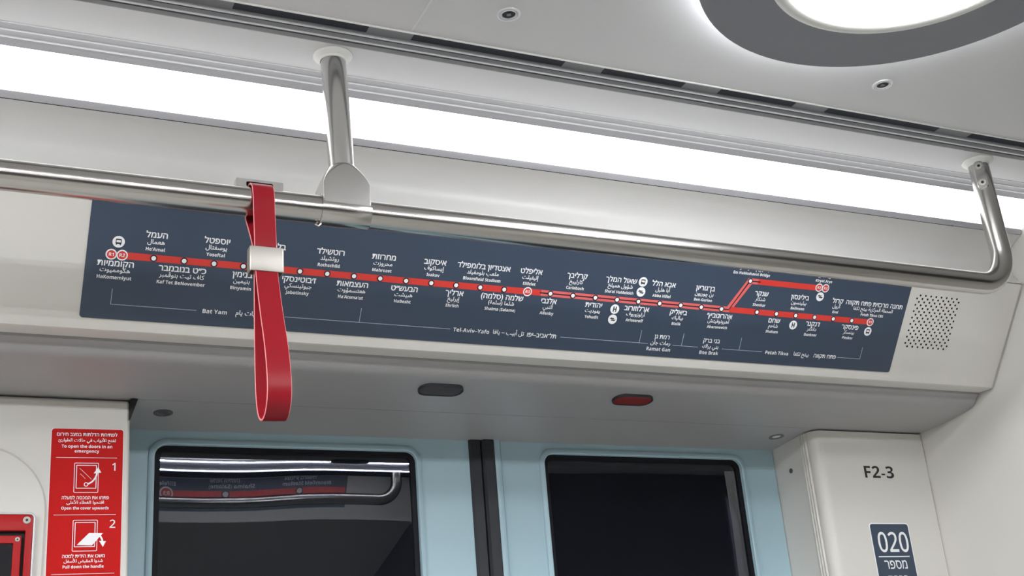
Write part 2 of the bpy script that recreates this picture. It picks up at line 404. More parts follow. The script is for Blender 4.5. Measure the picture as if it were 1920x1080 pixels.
dl = door('door_1', 0.185, 0.8145, (0.2950, 0.7175, 0.4915), 'left leaf of the pale blue sliding door with a dark window')
dr = door('door_2', 0.8610, 1.4475, (0.9560, 1.3680, 0.4945), 'right leaf of the pale blue sliding door with a dark window')
g = G(); g.poly([(0.8145, 1.9), (0.8145, 1.880), (0.8180, 1.876), (0.8340, 1.876), (0.8368, 1.879), (0.8368, 1.9)], -1.29, 0.528, flat_f)
g.build('edge_seal', 'rubber', dl)
g = G(); g.poly([(0.8374, 1.9), (0.8374, 1.877), (0.8410, 1.872), (0.8570, 1.872), (0.8600, 1.876), (0.8600, 1.9)], -1.29, 0.528, flat_f)
g.build('edge_seal', 'rubber', dr)
g = G(); g.poly([(0.8602, 1.9), (0.8602, 1.875), (0.8625, 1.874), (0.8690, 1.874), (0.8705, 1.875), (0.8712, 1.8795), (0.8730, 1.8795), (0.8738, 1.8785), (0.8750, 1.8785), (0.8760, 1.880), (0.8760, 1.9)], -1.29, 0.528, flat_f)
g.build('edge_profile', 'door', dr)

# ================================================================== OVERDOOR PANEL with loudspeaker grille
ux, vx = 1.7195, 0.1965
panel = thing('overdoor_panel', 'warm white slanted panel above the doors holding the route map and a loudspeaker grille', 'panel', (0.6, 1.57, 0.5585))
P_ = 0.01170; gu0, gu1, gv0, gv1 = 1.4863, 1.4863 + 9 * P_, 0.0634, 0.0634 + 17 * 0.00573
g = G()
def rect(u0, u1, v0, v1): g.add([sign_f(u0, v0, 0), sign_f(u1, v0, 0), sign_f(u1, v1, 0), sign_f(u0, v1, 0)], [(0, 1, 2, 3)])
vb = 0.0022
rect(XL, gu0, vb, vx); rect(gu0, gu1, vb, gv0); rect(gu0, gu1, gv1, vx); rect(gu1, ux - 0.003, vb, vx)
# rounded lower edge, return and back
lip = [(1.57 - 0.6 * vb, 0.5585 + 0.8 * vb)] + [(1.57 + 0.0022 + 0.0036 * math.cos(math.radians(a)), 0.5585 + 0.0045 + 0.0036 * math.sin(math.radians(a))) for a in (228, 240, 255, 270)] + [(1.6020, 0.5605), (1.6020, 0.5660), (1.5900, 0.5700), (1.5000, 0.7300), (1.57 - 0.6 * vx, 0.5585 + 0.8 * vx)]
g.loops([[(x, y, z) for y, z in lip] for x in (XL, ux - 0.003, ux - 0.001, ux)], closed=False)
n_ = len(g.v)
# rounded right edge
e = [(ux - 0.003, 0.0), (ux - 0.0012, -0.0006), (ux - 0.0003, -0.0016), (ux, -0.004)]
g.loops([[sign_f(u, vb, w), sign_f(u, vx, w)] for u, w in e], closed=False)
g.add([(ux, y, z) for y, z in lip], [tuple(range(len(lip)))])
g.build('face', 'panel', panel, ang=40)
# grille: perforated plate, 17 staggered rows
g = G(); hr = 0.0019; K = 8
rh = (gv1 - gv0) / 17
for row in range(17):
    v0 = gv0 + row * rh; vc = v0 + rh / 2
    if row % 2: cells = [(gu0 + i * P_, gu0 + (i + 1) * P_, True) for i in range(9)]
    else: cells = [(gu0, gu0 + P_ / 2, False)] + [(gu0 + P_ / 2 + i * P_, gu0 + P_ / 2 + (i + 1) * P_, True) for i in range(8)] + [(gu1 - P_ / 2, gu1, False)]
    for a, b, hole in cells:
        C4 = [(b, v0 + rh), (a, v0 + rh), (a, v0), (b, v0)]
        if not hole: g.add([sign_f(u, v, 0) for u, v in C4], [(0, 1, 2, 3)]); continue
        uc = (a + b) / 2
        ring = [(uc + hr * math.cos(math.radians(t)), vc + hr * math.sin(math.radians(t))) for t in [45 * k for k in range(8)]]
        vs = [sign_f(u, v, 0) for u, v in ring] + [sign_f(u, v, 0) for u, v in C4]
        fs = []
        for c in range(4):
            k0 = 2 * c; fs += [(8 + c, k0, k0 + 1), (8 + c, k0 + 1, (k0 + 2) % 8)]
            fs.append((8 + c, (k0 + 2) % 8, 8 + (c + 1) % 4))
        g.add(vs, fs)
        g.loops([[sign_f(u, v, w) for u, v in ring] for w in (0.0, -0.004)], cap1=False, mi=1)  # hole walls coloured black for the shade inside them
        g.add([sign_f(u, v, -0.004) for u, v in ring], [tuple(range(8))], 1)
g.build('speaker_grille', ['panel', 'dark'], panel)

# ================================================================== ROUTE MAP SIGN
sign = thing('route_map_sign', 'long navy route map with a red line and white station names above the doors', 'sign', (0.8, 1.57, 0.5585))
SU0, SU1, SV0, SV1 = 0.1455, 1.4735, 0.0174, 0.1860
g = G(); g.rloops(SU0, SU1, SV0, SV1, 0.0045, [(0.0, 0.0002), (0.0, 0.0008), (-0.0005, 0.0012)], sign_f, cap0=True, cap1=True)
g.build('backing', 'navy', sign)
W1, W2, W3, W4 = 0.0014, 0.0016, 0.0018, 0.0020
LV = 0.1036; HW = 0.0046
def bar(g, u0, u1, v, hw, w, mi=0): g.poly([(u0, v - hw), (u1, v - hw), (u1, v + hw), (u0, v + hw)], w - 0.0002, w, sign_f, mi)
g = G()
bar(g, 0.1900, 0.7860, LV, HW, W1, 0); bar(g, 0.7862, 1.1200, LV, HW, W1, 1); bar(g, 1.1202, 1.4000, LV, HW, W1, 0)
g.build('route_line', ['red', 'pink'], sign)
BV = 0.1533
g = G()
g.poly([(1.1145, LV + HW + 0.0001), (1.1270, LV + HW + 0.0001), (1.1510, BV - HW), (1.1620, BV - HW), (1.1620, BV + HW), (1.1430, BV + HW)], W1 - 0.0002, W1, sign_f, 1)
bar(g, 1.1622, 1.2800, BV, HW, W1, 0)
g.build('branch_line', ['red', 'pink'], sign)
g = G(); hb = 0.0009
bar(g, 0.7840, 1.1180, LV, hb, W2); bar(g, 1.1465, 1.1665, BV, hb, W2)
g.poly([(1.1175, LV - hb), (1.1190, LV - hb), (1.1475, BV + hb * 0.6), (1.1452, BV + hb)], W2 - 0.0002, W2, sign_f)
g.build('centre_line', 'black', sign)

ST = [('הקוממיות', 'هكومميوت', 'HaKomemiyut', 0.1824, 0), ('העמל', 'هعمال', "He'Amal", 0.2290, 1), ('כ״ט בנובמבר', 'كاف تيت بنوڤمبر', 'Kaf Tet BeNovember', 0.2666, 0),
      ('יוספטל', 'يوسفتال', 'Yoseftal', 0.3062, 1), ('בנימין', 'بنيمين', 'Binyamin', 0.3450, 0), ('בלפור', 'بلفور', 'Balfour', 0.3838, 1), ('ז׳בוטינסקי', 'جبوتينسكي', 'Jabotinsky', 0.4222, 0),
      ('רוטשילד', 'روتشيلد', 'Rothschild', 0.4600, 1), ('העצמאות', 'هعتسمؤوت', "Ha'Atsma'ut", 0.4977, 0), ('מחרוזת', 'محروزت', 'Mahrozet', 0.5365, 1), ('הבעש״ט', 'هبيشت', 'HaBesht', 0.5740, 0),
      ('איסקוב', 'إيساكوف', 'Isakov', 0.6128, 1), ('ארליך', 'إيرليخ', 'Ehrlich', 0.6500, 0), ('אצטדיון בלומפילד', 'ملعب بلومفيلد', 'Bloomfield Stadium', 0.6883, 1), ('שלמה (סלמה)', 'شلما (سلمة)', 'Shalma (Salame)', 0.7254, 0),
      ('אליפלט', 'إليفيلت', 'Elifelet', 0.7642, 1), ('אלנבי', 'ألنبي', 'Allenby', 0.8015, 0), ('קרליבך', 'كارليبخ', 'Carlebach', 0.8400, 1), ('יהודית', 'يهوديت', 'Yehudit', 0.8772, 0),
      ('שאול המלך', 'شؤول هميلخ', "Sha'ul HaMelekh", 0.9158, 1), ('ארלוזורוב', 'أرلوزوروف', 'Arlosoroff', 0.9524, 0), ('אבא הלל', 'أبا هليل', 'Abba Hillel', 0.9908, 1), ('ביאליק', 'بياليك', 'Bialik', 1.0280, 0),
      ('בן־גוריון', 'بن چوريون', 'Ben-Gurion', 1.0670, 1), ('אהרונוביץ׳', 'أهرونوفيتش', 'Aharonovich', 1.1043, 0), ('שנקר', 'شنكار', 'Shenkar', 1.1737, 1), ('שחם', 'شاحم', 'Shaham', 1.2103, 0),
      ('בילינסון', 'بيلينسون', 'Beilinson', 1.2497, 1), ('דנקנר', 'دانكنر', 'Dankner', 1.2880, 0), ('קרול', 'كرول', 'Krol', 1.3268, 1), ('פינסקר', 'بينسكر', 'Pinsker', 1.3651, 0),
      ('תחנה מרכזית פתח תקווה', 'المحطة المركزية بيتح تكفا', 'Petah Tikva CBS', 1.4041, 1)]
HS, AS, LS = 0.0115, 0.0084, 0.0063
def name_block(he, ar, la, u, vh, va, vl, hs=HS, as_=AS, ls=LS):
    g = G()
    if he: text(g, he, u, vh, hs, sign_f, W2, 0.026)
    if ar: text(g, ar, u, va, as_, sign_f, W2, 0.022)
    if la: text(g, sans(la), u, vl, ls, sign_f, W2, 0.010, sx=0.96)
    return g.build('station_name', 'white', sign)
for he, ar, la, u, above in ST:
    if above: name_block(he, ar, la, u, 0.1343, 0.1243, 0.1155)
    elif la == 'HaKomemiyut': name_block(he, ar, la, u, 0.0920, 0.0826, 0.0738)
    else: name_block(he, ar, la, u, 0.0917, 0.0820, 0.0731)
name_block('גשר אם המושבות', 'جسر إيم هموشڤوت', 'Em HaMoshavot Bridge', 1.1464, 0.1830, 0.1735, 0.1652)
name_block('קריית אריה', 'قريات أريه', 'Kiryat Arye', 1.2890, 0.1830, 0.1738, 0.1656)
DOTS = [0.2283, 0.2670, 0.3057, 0.3445, 0.3830, 0.4215, 0.4597, 0.4979, 0.5360, 0.5742, 0.6122, 0.6503, 0.6880, 0.7260, 0.8015, 0.8390, 0.8772, 0.9148, 0.9524, 0.9905, 1.0287, 1.0667, 1.1047,
        1.1728, 1.2110, 1.2495, 1.2878, 1.3263, 1.3650]
def disc(g, u, v, r, w, mi=0, n=24): g.poly([(u + r * math.cos(2 * math.pi * i / n), v + r * math.sin(2 * math.pi * i / n)) for i in range(n)], w - 0.0002, w, sign_f, mi)
for u, v in [(u, LV) for u in DOTS] + [(1.1465, BV)]:
    g = G(); disc(g, u, v, 0.0046, W3, 0); disc(g, u, v, 0.0030, W4, 1)
    g.build('station_marker', ['black', 'white'], sign)
for s, u, v in (('R1', 0.1757, LV + 0.0004), ('R2', 0.1890, LV + 0.0004), ('R3', 0.7638, LV), ('R2', 1.2822, 0.1540), ('R3', 1.2954, 0.1540), ('R1', 1.4041, LV + 0.0002)):
    g = G(); disc(g, u, v, 0.0071, W3, 0); disc(g, u, v, 0.0054, W4, 1); text(g, sans(s), u, v, 0.0062, sign_f, W4 + 0.0002, 0.0, 0)
    g.build('line_badge', ['white', 'red'], sign)
def icon(kind, u, v):
    g = G(); disc(g, u, v, 0.0076, W3, 0, 28); w = W4
    def q(pts, mi=1, dw=0.0): g.poly([(u + a * 0.001, v + b * 0.001) for a, b in pts], w - 0.0002 + dw, w + dw, sign_f, mi)
    if kind == 'bus':
        q(rrect(-3.6, 3.6, -3.0, 4.0, 1.2, 3)); q(rrect(-2.7, 2.7, -0.6, 2.4, 0.5, 3), 0, 0.0002)
        q([(-3.2, -4.0), (-1.8, -4.0), (-1.8, -3.0), (-3.2, -3.0)]); q([(1.8, -4.0), (3.2, -4.0), (3.2, -3.0), (1.8, -3.0)])
    elif kind == 'train':
        q([(-5.2, 0.3), (-2.6, 3.1), (-2.1, 2.1), (2.9, 2.1), (1.3, 0.35), (-5.2, 0.25)])
        q([(5.2, -0.3), (2.6, -3.1), (2.1, -2.1), (-2.9, -2.1), (-1.3, -0.35), (5.2, -0.25)])
    else:
        for a in (-2.9, 1.3): q([(a, -4.2), (a + 1.6, -4.2), (a + 1.6, 4.2), (a, 4.2)])
        q([(-1.3, -0.8), (1.3, -0.8), (1.3, 0.8), (-1.3, 0.8)])
    g.build({'bus': 'bus_symbol', 'train': 'train_symbol', 'h': 'hospital_symbol'}[kind], ['white', 'black'], sign)
icon('bus', 0.1828, 0.1211); icon('bus', 0.9533, 0.1351); icon('train', 0.9532, 0.1191); icon('h', 0.9144, 0.0884); icon('train', 0.9142, 0.0722)
icon('train', 1.2886, 0.1390); icon('h', 1.2491, 0.0873); icon('bus', 1.4041, 0.0871)
CV = 0.0378
def bracket(parts):
    g = G()
    for a, b in parts:
        (u0, v0), (u1, v1) = a, b; t = 0.00035
        if abs(u1 - u0) > abs(v1 - v0): g.poly([(u0, v0 - t), (u1, v0 - t), (u1, v0 + t), (u0, v0 + t)], W1 - 0.0002, W1, sign_f)
        else: g.poly([(u0 - t, v0), (u0 + t, v0), (u0 + t, v1), (u0 - t, v1)], W1 - 0.0002, W1, sign_f)
    g.build('city_bracket', 'lineblue', sign)
T_ = 0.0585
bracket([((0.1820, CV), (0.1820, T_)), ((0.1820, CV), (0.2912, CV))])
bracket([((0.4100, CV), (0.6537, CV)), ((0.5162, CV), (0.5162, T_))])
bracket([((0.8323, CV), (0.9854, CV)), ((0.9695, CV), (0.9695, T_))])
bracket([((1.0303, CV), (1.0774, CV)), ((1.0466, CV), (1.0466, T_))])
bracket([((1.1227, CV), (1.2009, CV)), ((1.1559, CV), (1.1559, T_))])
bracket([((1.3548, CV), (1.4025, CV)), ((1.4025, CV), (1.4025, T_))])
def city(items):
    g = G()
    for s, u, v, width in items:
        he = any('\u0590' <= c <= '\u05ff' for c in s); ar = any(c in AR for c in s)
        text(g, s if he or ar else sans(s), u, v, 0.0100 if he else 0.0090 if ar else 0.0080, sign_f, W2, 0.022 if he or ar else 0.0, width=width)
    g.build('city_name', 'white', sign)
city([('Bat Yam', 0.3154, CV, None), ('بات يام', 0.3560, CV, None), ('בת ים', 0.3880, CV, None)])
city([('Tel-Aviv–Yafo', 0.6868, 0.0375, 0.0570), ('تل أبيب – يافا', 0.7464, 0.0375, None), ('תל־אביב–יפו', 0.8008, 0.0379, 0.0480)])
city([('רמת גן', 1.0080, 0.0500, None), ('رمات جان', 1.0076, 0.0393, None), ('Ramat Gan', 1.0062, 0.0297, None)])
city([('בני ברק', 1.1005, 0.0497, None), ('بني براك', 1.1005, 0.0393, None), ('Bne Brak', 1.1000, 0.0297, None)])
city([('Petah Tikva', 1.2307, 0.0375, None), ('بيتح تكفا', 1.2797, 0.0375, None), ('פתח תקווה', 1.3285, 0.0378, None)])

# ================================================================== LIT STRIP beside the ceiling
strip = thing('strip_light', 'long lit white strip lamp running under the ceiling above the handrail', 'lamp', (0.4, 1.42, 0.82))
g = G(); g.prism_x([(1.4046, 0.8612), (1.4060, 0.8570), (1.4240, 0.8200), (1.4277, 0.8128), (1.4400, 0.8200), (1.4200, 0.8600)], XL, XB - 0.001)
g.build('diffuser', 'diffuser', strip)
g = G(); g.prism_x([(1.4279, 0.8126), (1.4280, 0.8112), (1.4312, 0.8048), (1.4318, 0.8042), (1.4329, 0.8043), (1.4450, 0.8120), (1.4403, 0.8199)], XL, XB - 0.001)
g.build('lower_edge', 'trimgrey', strip)

# ================================================================== AIR SLOT in the ceiling
vent = thing('air_vent', 'long dark slotted air channel in the ceiling between the panels', 'vent', (0.4, 1.27, 0.875))
g = G(); g.box(XL, XR, 1.2435, 1.2965, 0.8760, 0.8990)
g.build('channel', 'darkalu', vent)
g = G(); g.box(XL, XR, 1.2436, 1.2648, 0.8722, 0.8758)
g.build('slot_plate', 'slotplate', vent)
for y0, y1 in ((1.2650, 1.2690), (1.2800, 1.2838)):
    g = G(); g.prism_x([(y0, 0.8757), (y0, 0.8700), (y0 + 0.0008, 0.8692), (y1 - 0.0006, 0.8692), (y1, 0.8700), (y1, 0.8757)], XL, XR)
    g.build('fin', 'alu', vent)
for a, b in [(-0.885, -0.668), (-0.608, -0.445), (-0.385, -0.215), (-0.155, 0.215), (0.275, 0.444), (0.504, 0.721), (0.782, 0.912), (0.973, 1.105), (1.165, 1.382), (1.450, 1.667), (1.73, 1.95)]:
    g = G(); g.box(a, b, 1.2470, 1.2615, 0.8716, 0.8721)
    g.build('slot', 'slot', vent)

# ================================================================== ROUND CEILING LAMPS
def ring_lamp(x, label):
    c = (x, 0.868)
    t = thing('ring_lamp', label, 'lamp', (x, 0.868, 0.87), 'round ceiling lamps')
    g = G(); g.lathe([(0.2000, 0.0002), (0.2000, 0.0150), (0.2590, 0.0150), (0.2618, 0.0160), (0.2628, 0.0178), (0.2620, 0.0200), (0.2600, 0.0204), (0.2580, 0.0200), (0.1770, 0.0200)], c, ceil_f, 96)
    g.build('surround', 'ringgrey', t)
    g = G(); g.lathe([(0.2420, 0.0030), (0.2480, 0.0030), (0.2480, 0.0135), (0.2420, 0.0135), (0.2420, 0.0030)], c, ceil_f, 96)
    g.build('halo_tube', 'halo', t)
    g = G(); g.lathe([(0.1782, 0.0195), (0.1780, 0.0212), (0.1760, 0.0226), (0.1715, 0.0232), (0.1640, 0.0228), (0.1612, 0.0216), (0.1606, 0.0195)], c, ceil_f, 96)
    g.build('rim', 'rim', t)
    g = G(); g.lathe([(0.1610, 0.0203), (0.1500, 0.0206), (0.1000, 0.0209), (0.0500, 0.0211), (0.0050, 0.0212)], c, ceil_f, 72, cap1=True)
    g.build('diffuser', 'ringlight', t)
ring_lamp(0.9960, 'round lit lamp with wide grey surround, cut by the top edge of the picture')
ring_lamp(-0.6040, 'round lit ceiling lamp out of the picture to the left')
ring_lamp(-2.2040, 'round lit ceiling lamp far out of the picture to the left')

def bolt(x, y, label):
    t = thing('ceiling_lock', label, 'lock', (x, y, 0.87), 'round locks in the ceiling')
    g = G(); g.lathe([(0.0150, 0.0001), (0.0148, 0.0012), (0.0135, 0.0018), (0.0122, 0.0008), (0.0105, 0.0008), (0.0098, 0.0016), (0.0090, 0.0016), (0.0084, 0.0003)], (x, y), ceil_f, 36)
    g.build('collar', 'alu', t)
    g = G(); g.lathe([(0.0084, 0.0003), (0.0004, 0.00035)], (x, y), ceil_f, 32, cap1=True)
    g.build('socket', 'black', t)
    a = 0.4; s = 0.0038
    g = G(); g.poly([(x + s * math.cos(a + k * math.pi / 2), y + s * math.sin(a + k * math.pi / 2)) for k in range(4)], 0.0003, 0.0014, ceil_f)
    g.build('key_stud', 'slotplate', t)
bolt(0.6000, 1.1670, 'round metal lock in the ceiling right of the panel joint')
bolt(1.1960, 1.1650, 'round metal lock in the ceiling below the round lamp')

# ================================================================== HANDRAIL
RY, RZ, RR = 1.320, 0.645, 0.0178
rail = thing('handrail', 'brushed steel handrail hung from the ceiling above the doors, bent up at its right end', 'handrail', (0.427, RY, RZ))
R_ = 0.060; px = 1.5320
path = [(XL + 0.02, RY, RZ), (-1.2, RY, RZ), (0.0, RY, RZ), (0.8, RY, RZ), (1.2, RY, RZ)]
path += [(px - R_ + R_ * math.sin(math.radians(a)), RY, RZ + R_ - R_ * math.cos(math.radians(a))) for a in range(0, 91, 6)]
path += [(px, RY + 0.001, 0.74), (px, RY + 0.002, 0.80), (px, RY + 0.003, 0.8690)]
g = G()
loops_rad = [RR] * 5 + [RR - (RR - 0.0165) * i / 15 for i in range(16)] + [0.0165] * 3
P3 = [Vector(p) for p in path]; lps = []
for i, p in enumerate(P3):
    d = (P3[min(i + 1, len(P3) - 1)] - P3[max(i - 1, 0)]).normalized(); b = d.cross(Vector((0, 1, 0))).normalized(); a = b.cross(d)
    lps.append([tuple(p + loops_rad[i] * (a * math.cos(t) + b * math.sin(t))) for t in [2 * math.pi * k / 32 for k in range(32)]])
g.loops(lps, True, True, True)
g.build('rail', 'steel', rail)
PX = 0.4255
g = G(); g.tube([(PX, RY, 0.690), (PX - 0.002, RY + 0.002, 0.76), (PX - 0.006, RY + 0.005, 0.869)], 0.0163, 32)
g.build('hanger_post', 'steelv', rail)
for x, y in ((PX - 0.006, RY + 0.005), (px, RY + 0.003)):
    g = G(); g.lathe([(0.0255, 0.0001), (0.0255, 0.0014), (0.0243, 0.0030), (0.0210, 0.0046), (0.0182, 0.0062), (0.0172, 0.0090), (0.0166, 0.0092)], (x, y), ceil_f, 40)
    g.build('ceiling_flange', 'rim', rail)
# T fitting: flared socket over a split sleeve
fit = G(); loops = []
for z, hx, hy, r in ((0.642, 0.0302, 0.0195, 0.0022), (0.676, 0.0300, 0.0195, 0.0022), (0.684, 0.0272, 0.0192, 0.0040), (0.692, 0.0238, 0.0188, 0.0080), (0.699, 0.0205, 0.0182, 0.0130), (0.7045, 0.0178, 0.0174, 0.0172), (0.7055, 0.0166, 0.0166, 0.0165)):
    loops.append([(PX + u, RY + v, z) for u, v in rrect(-hx, hx, -hy, hy, r, 10)])
fit.loops(loops, True, True, True)
ft = fit.build('tee_fitting', 'steelv', rail, ang=40)
g = G(); L2 = []
for x, r in ((PX - 0.0312, 0.0180), (PX - 0.0312, 0.0192), (PX - 0.0300, 0.0198), (PX + 0.0300, 0.0198), (PX + 0.0312, 0.0192), (PX + 0.0312, 0.0180)):
    L2.append([(x, RY + r * math.cos(2 * math.pi * k / 32), RZ + r * math.sin(2 * math.pi * k / 32)) for k in range(32)])
g.loops(L2); g.build('sleeve', 'steel', ft)
g = G(); g.tube([(PX - 0.034, RY - 0.003, RZ - 0.0185), (PX - 0.037, RY - 0.004, RZ - 0.0225), (PX - 0.0335, RY - 0.004, RZ - 0.0235), (PX - 0.0300, RY - 0.003, RZ - 0.0200)], 0.0013, 10)
g.build('split_pin', 'bright', ft)
# mounting plate with two screws on the right-hand upright
ang0 = math.radians(222)
nx, ny = math.cos(ang0), math.sin(ang0); tx, ty = -ny, nx
def plate_f(u, v, w): return (px + nx * (0.0163 + w) + tx * u, RY + 0.003 + ny * (0.0163 + w) + ty * u, v)
g = G(); g.rloops(-0.0085, 0.0085, 0.8120, 0.8640, 0.0082, [(0.0, -0.004), (0.0, 0.0012), (-0.0010, 0.0022)], plate_f, cap0=True, cap1=True)
pl = g.build('mounting_plate', 'steelv', rail)
for z in (0.8540, 0.8240):
    g = G(); g.lathe([(0.0066, 0.0022), (0.0064, 0.0030), (0.0058, 0.0036), (0.0024, 0.0037)], (0.0, z), plate_f, 24)
    g.lathe([(0.0024, 0.0037), (0.0022, 0.0030), (0.0002, 0.0030)], (0.0, z), plate_f, 24, cap1=True, mi=1)
    g.build('screw', ['satin', 'black'], pl)

# ================================================================== HANGING STRAP
strap = thing('hanging_strap', 'red vinyl strap loop with a steel buckle hanging from the handrail', 'strap', (0.321, 1.29, 0.36))
SX0, SX1, TH = 0.3080, 0.3340, 0.0025
ctr = [(1.2900, 0.5560), (1.2795, 0.5200), (1.2640, 0.4800), (1.2470, 0.4400), (1.2370, 0.4050), (1.2365, 0.3800), (1.2460, 0.3645), (1.2610, 0.3605), (1.2760, 0.3690), (1.2865, 0.3920), (1.2915, 0.4300), (1.2940, 0.4800), (1.2945, 0.5300), (1.2945, 0.5600),
       (1.3050, 0.5850), (1.3240, 0.6120), (1.3380, 0.6320), (1.3410, 0.6500), (1.3340, 0.6620), (1.3200, 0.6680), (1.3050, 0.6600), (1.2985, 0.6450), (1.2960, 0.6200), (1.2925, 0.5900)]
cl = spline(ctr, 6)
n = len(cl); g = G(); rings = []
for i, (y, z) in enumerate(cl):
    y1, z1 = cl[(i + 1) % n]; y0, z0 = cl[i - 1]; d = math.hypot(y1 - y0, z1 - z0); ny_, nz_ = (z1 - z0) / d, -(y1 - y0) / d
    h = TH / 2; e = 0.0006
    low = max(0.0, min(1.0, (0.54 - z) / 0.16))          # the loose loop is turned a little towards the viewer's right
    def X(x): return x
    def Y(yy, x): return yy - low * 0.10 * (x - 0.321)
    cs = [(SX0 + e, h), (SX1 - e, h), (SX1, h - e), (SX1, -h + e), (SX1 - e, -h), (SX0 + e, -h), (SX0, -h + e), (SX0, h - e)]
    rings.append([(X(x), Y(y + ny_ * o, x), z + nz_ * o) for x, o in cs])
vs = [p for L in rings for p in L]
for i in range(n):
    j = (i + 1) % n
    for k in range(8):
        k2 = (k + 1) % 8
        g.add([rings[i][k], rings[j][k], rings[j][k2], rings[i][k2]], [(0, 1, 2, 3)], 0 if k in (0, 4) else 1)
import bmesh
st = g.build('band', ['vinyl', 'vinyledge'], strap)
bm = bmesh.new(); bm.from_mesh(st.data); bmesh.ops.remove_doubles(bm, verts=bm.verts, dist=1e-6); bmesh.ops.recalc_face_normals(bm, faces=bm.faces); bm.to_mesh(st.data); bm.free()
st.data.set_sharp_from_angle(angle=math.radians(40))
g = G(); Tb = lambda u, v, w: (u, v, w)
g.rloops(0.3010, 0.3410, 1.2840, 1.3000, 0.0024, [(-0.0016, 0.5425), (-0.0004, 0.5428), (0.0, 0.5438), (0.0, 0.5718), (-0.0004, 0.5728), (-0.0016, 0.5731)], Tb)
g.rloops(0.3010, 0.3410, 1.2840, 1.3000, 0.0024, [(-0.0016, 0.5425), (-0.0016, 0.5731)], Tb)
g.build('buckle', 'satin', strap, ang=50)
g = G(); Tc = on_y(1.3180)
seg = 4; inn = rrect(0.3050, 0.3375, 0.6645, 0.6712, 0.0020, seg); ni = len(inn); out = [(0.3500, 0.6745), (0.2930, 0.6745), (0.2930, 0.6631), (0.3500, 0.6631)]
for w in (0.0, -0.012):
    fs = []
    for c in range(4):
        b = c * (seg + 1)
        for k in range(seg): fs.append((ni + c, b + k, b + k + 1))
        fs.append((ni + c, b + seg, (b + seg + 1) % ni, ni + (c + 1) % 4))
    g.add([Tc(u, v, w) for u, v in inn + out], fs)
g.loops([[Tc(u, v, w) for u, v in out] for w in (0.0, -0.012)]); g.loops([[Tc(u, v, w) for u, v in inn] for w in (0.0, -0.012)])
cp_ = g.build('clip', 'steelv', strap, bevel=0.0007)
g = G(); g.box(0.3046, 0.3379, 1.3285, 1.3315, 0.6640, 0.6720); g.build('slot_shade', 'rubber', cp_)  # dark plate put in for the shade of the clip's hollow

# ================================================================== LENSES IN THE SOFFIT
def lens(u0, u1, v0, v1, m, label):
    t = thing('indicator_lens', label, 'indicator lamp', ((u0 + u1) / 2, (v0 + v1) / 2, 0.53), 'lenses in the soffit')
    zc = 0.5304
    def T(u, v, w): return (u, v - 0.14 * w, zc - 0.14 * (v - (v0 + v1) / 2) - w)
    pts = rrect(u0, u1, v0, v1, 0.5 * (v1 - v0) - 0.001, 8)
    g = G(); g.rloops(u0, u1, v0, v1, 0.5 * (v1 - v0) - 0.001, [(0.0012, -0.003), (0.0012, 0.0014), (0.0, 0.0018), (-0.0012, 0.0010), (-0.0016, -0.001)], T, seg=8)
    g.build('bezel', 'rubber', t)
    g = G(); g.rloops(u0, u1, v0, v1, 0.5 * (v1 - v0) - 0.001, [(-0.0012, -0.002), (-0.0016, 0.0006), (-0.0060, 0.0014)], T, cap0=True, cap1=True, seg=8)
    g.build('lens', m, t)
lens(0.6450, 0.7140, 1.6430, 1.6760, 'pill_dark', 'dark grey elongated lens in the soffit above the left door leaf')
lens(0.9810, 1.0500, 1.6440, 1.6770, 'pill_red', 'dark red elongated lens in the soffit above the right door leaf')

# ================================================================== SIGNS ON THE WALL PANELS
Tw = tilt_f(on_y(1.755), 0.1355, 0.4775, math.radians(0.75))
es = thing('emergency_sign', 'red sign with white door opening steps on the left wall panel', 'sign', (0.183, 1.755, 0.16))
g = G(); g.rloops(0.1350, 0.2318, 0.1500, 0.4782, 0.0045, [(0.0, 0.0001), (0.0, 0.0006)], Tw, cap1=True)
g.build('border', 'white', es)
g = G(); g.rloops(0.1358, 0.2310, 0.1508, 0.4774, 0.0040, [(0.0, 0.0006), (0.0, 0.0009)], Tw, cap1=True)
g.build('backing', 'signred', es)
w = 0.0011
def block(lines, name='instruction_text'):
    g = G()
    for s, u, v, size, width in lines:
        lat = s.isascii(); text(g, sans(s) if lat else s, u, v, size, Tw, w, 0.0 if lat else 0.018, width=width)
    g.build(name, 'white', es)
uc = 0.1828
block([('לפתיחת הדלתות במצב חירום', uc, 0.4692, 0.0072, 0.0800), ('لفتح الأبواب في حالات الطوارئ', uc, 0.4605, 0.0062, 0.0760), ('To open the doors in an', uc, 0.4524, 0.0060, 0.0670), ('emergency', uc, 0.4457, 0.0060, 0.0325)])
block([('פתחו את המכסה למעלה', uc, 0.3803, 0.0066, 0.0613), ('افتحوا الغطاء للأعلى', uc, 0.3733, 0.0060, 0.0485), ('Open the cover upwards', uc, 0.3662, 0.0056, 0.0616)])
block([('משכו את הידית למטה', uc, 0.3010, 0.0066, 0.0546), ('شدوا المقبض للأسفل', uc, 0.2940, 0.0060, 0.0500), ('Pull down the handle', uc, 0.2870, 0.0056, 0.0525)])
for v in (0.4365, 0.3570, 0.2775):
    g = G(); g.box(0.1425, 0.2232, v - 0.0003, v + 0.0003, 0.0009, 0.0011, T=Tw); g.build('divider', 'white', es)
for s, u, v in (('1', 0.2192, 0.4237), ('2', 0.2192, 0.3440)):
    g = G(); text(g, sans(s, dig=0x1D7E2), u, v, 0.0152, Tw, w, 0.012); g.build('step_number', 'white', es)
def frame2d(g, u0, u1, v0, v1, r, t, w): g.rloops(u0, u1, v0, v1, r, [(0.0, w - 0.0002), (0.0, w), (-t, w), (-t, w - 0.0002)], Tw, seg=4)
def q2(g, pts, w): g.poly(pts, w - 0.0002, w, Tw)
